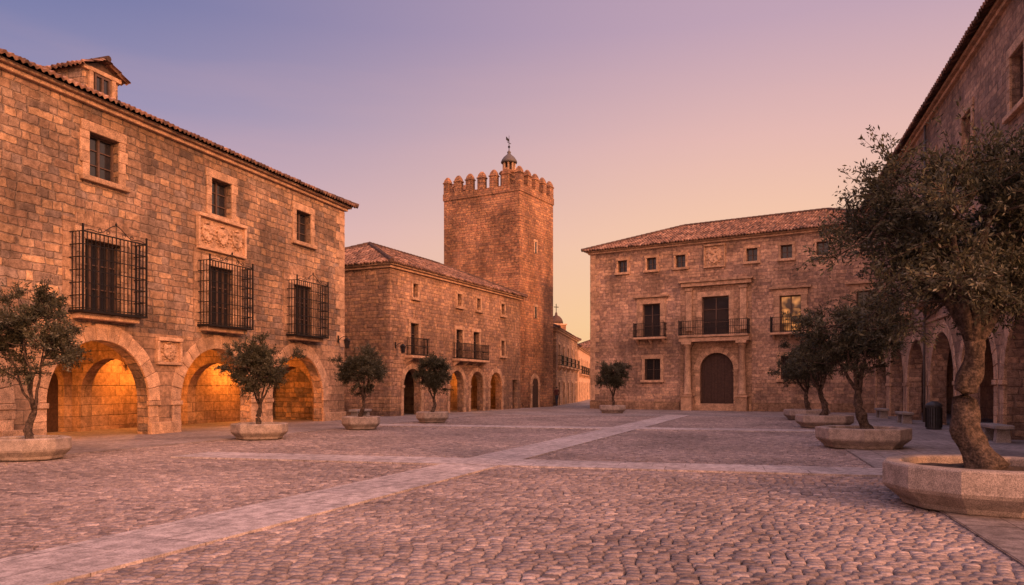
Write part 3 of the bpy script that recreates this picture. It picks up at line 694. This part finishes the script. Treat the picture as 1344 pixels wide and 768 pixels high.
p=Lp(39.3,-.02); wall_lantern((p.x,p.y,4.0),(-nL.x,-nL.y))
for s in (20.0,24.7,30.3,36.0): p=Lp(s,3.98); wall_lantern((p.x,p.y,2.95),(-nL.x,-nL.y),True,370)
dM=Vector((.421,.907)); nM=Vector((-.907,.421)); OM=Vector((-6.74,42.1))
p=OM+dM*.5-nM*.02; wall_lantern((p.x,p.y,4.0),(-nM.x,-nM.y))
for s,e in ((8.0,15),(13.2,150)): p=OM+dM*s+nM*2.98; wall_lantern((p.x,p.y,2.7),(-nM.x,-nM.y),True,e)
# ================================================================ PEDESTRIAN
def person(x,y,ang,ht=1.72):
    P=empty('pedestrian',(x,y,.012),ang)
    vs=[(0,0,.92),(0,.01,1.12),(0,0,1.36),(0,0,1.47),(0,.02,1.56),(0,.01,1.66),
        (.19,0,1.40),(.25,.05,1.13),(.24,.16,.90),(-.19,0,1.40),(-.25,-.05,1.13),(-.24,.05,.88),
        (.09,0,.88),(.10,.14,.50),(.10,.10,.09),(.10,.24,.04),(-.09,0,.88),(-.10,-.04,.48),(-.10,-.27,.13),(-.10,-.16,.04)]
    ed=[(0,1),(1,2),(2,3),(3,4),(4,5),(2,6),(6,7),(7,8),(2,9),(9,10),(10,11),(0,12),(12,13),(13,14),(14,15),(0,16),(16,17),(17,18),(18,19)]
    rd=[.14,.13,.15,.055,.085,.085,.065,.05,.035,.065,.05,.035,.095,.065,.045,.035,.095,.065,.045,.035]
    me=bpy.data.meshes.new('body'); me.from_pydata(vs,ed,[]); o=link(bpy.data.objects.new('body',me),P)
    sk=o.modifiers.new('skin','SKIN'); o.modifiers.new('sub','SUBSURF').levels=1
    for i,r in enumerate(rd): me.skin_vertices[0].data[i].radius=(r,r*.8)
    me.skin_vertices[0].data[0].use_root=True
    dg=bpy.context.evaluated_depsgraph_get(); m2=bpy.data.meshes.new_from_object(o.evaluated_get(dg)); o.modifiers.clear(); o.data=m2
    m2.materials.clear()
    for k in ('cloth1','cloth2','skin','hair'): m2.materials.append(M[k])
    for f in m2.polygons:
        c=f.center; f.use_smooth=True
        f.material_index=0 if c.z<.95 and abs(c.x)<.19 else (1 if c.z<1.47 and not(abs(c.x)>.19 and c.z<.93) else (3 if c.z>1.6 or c.y<0 and c.z>1.52 else 2))
person(3.85,65.5,.4)
# ================================================================ SKY + SUN
el=math.radians(18); sd=Vector((.64,-.768,0)).normalized()*math.cos(el)+Vector((0,0,math.sin(el)))
W=bpy.data.worlds.new('World'); S.world=W; W.use_nodes=True; N=NT(W.node_tree); bg=W.node_tree.nodes['Background']
tc=N.n('ShaderNodeTexCoord').outputs['Generated']; sp=N.n('ShaderNodeSeparateXYZ'); N.put(sp.inputs[0],tc)
z=N.m('MAXIMUM',sp.outputs[2],0.)
c0=lambda *a:lin(a)
left=N.ramp(z,[(0,c0(242,182,150)),(.10,c0(238,184,170)),(.20,c0(208,172,186)),(.32,c0(148,143,180)),(.42,c0(112,120,168)),(1,c0(95,100,150))])
right=N.ramp(z,[(0,c0(255,194,118)),(.08,c0(255,208,150)),(.18,c0(254,205,168)),(.30,c0(234,188,180)),(.42,c0(198,166,184)),(1,c0(120,118,160))])
f=N.maprange(sp.outputs[0],-.6,.35)
grad=N.mix(f,left,right)
mp=N.n('ShaderNodeMapping'); N.put(mp.inputs[0],tc); mp.inputs['Scale'].default_value=(1.2,1.2,9)
cl=N.maprange(N.noise(mp.outputs[0],1.6,4,.55),.5,.8,0,.08)
grad=N.mix(cl,grad,c0(250,190,175))
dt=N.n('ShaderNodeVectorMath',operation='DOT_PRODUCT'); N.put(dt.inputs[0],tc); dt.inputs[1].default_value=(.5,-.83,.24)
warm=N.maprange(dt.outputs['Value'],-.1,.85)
grad=N.add(grad,N.scale((2.5,1.22,.72),warm))  # warm glow added to the unseen sky behind the camera as fill light
grad=N.add(grad,N.scale((.38,.38,.52),N.maprange(sp.outputs[2],.5,.85)))  # extra zenith brightness above the view, added to raise ambient light
sky=N.n('ShaderNodeTexSky',sky_type='NISHITA'); sky.sun_disc=False
sky.sun_elevation=el; sky.sun_rotation=math.atan2(sd.x,sd.y)
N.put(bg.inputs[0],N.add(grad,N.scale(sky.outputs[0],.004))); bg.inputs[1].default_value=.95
sl=bpy.data.lights.new('sun','SUN'); sl.energy=3.0; sl.angle=math.radians(12); sl.color=(1,.40,.15)
so=link(bpy.data.objects.new('sun',sl)); so.rotation_euler=sd.to_track_quat('Z','Y').to_euler()
# ================================================================ CAMERA
cd=bpy.data.cameras.new('camera'); cam=link(bpy.data.objects.new('camera',cd)); cd.sensor_width=36; cd.lens=26.79
cd.shift_y=.093; cd.clip_end=3000; cam.location=(0,0,1.6); cam.rotation_euler=(math.radians(90),0,0); S.camera=cam
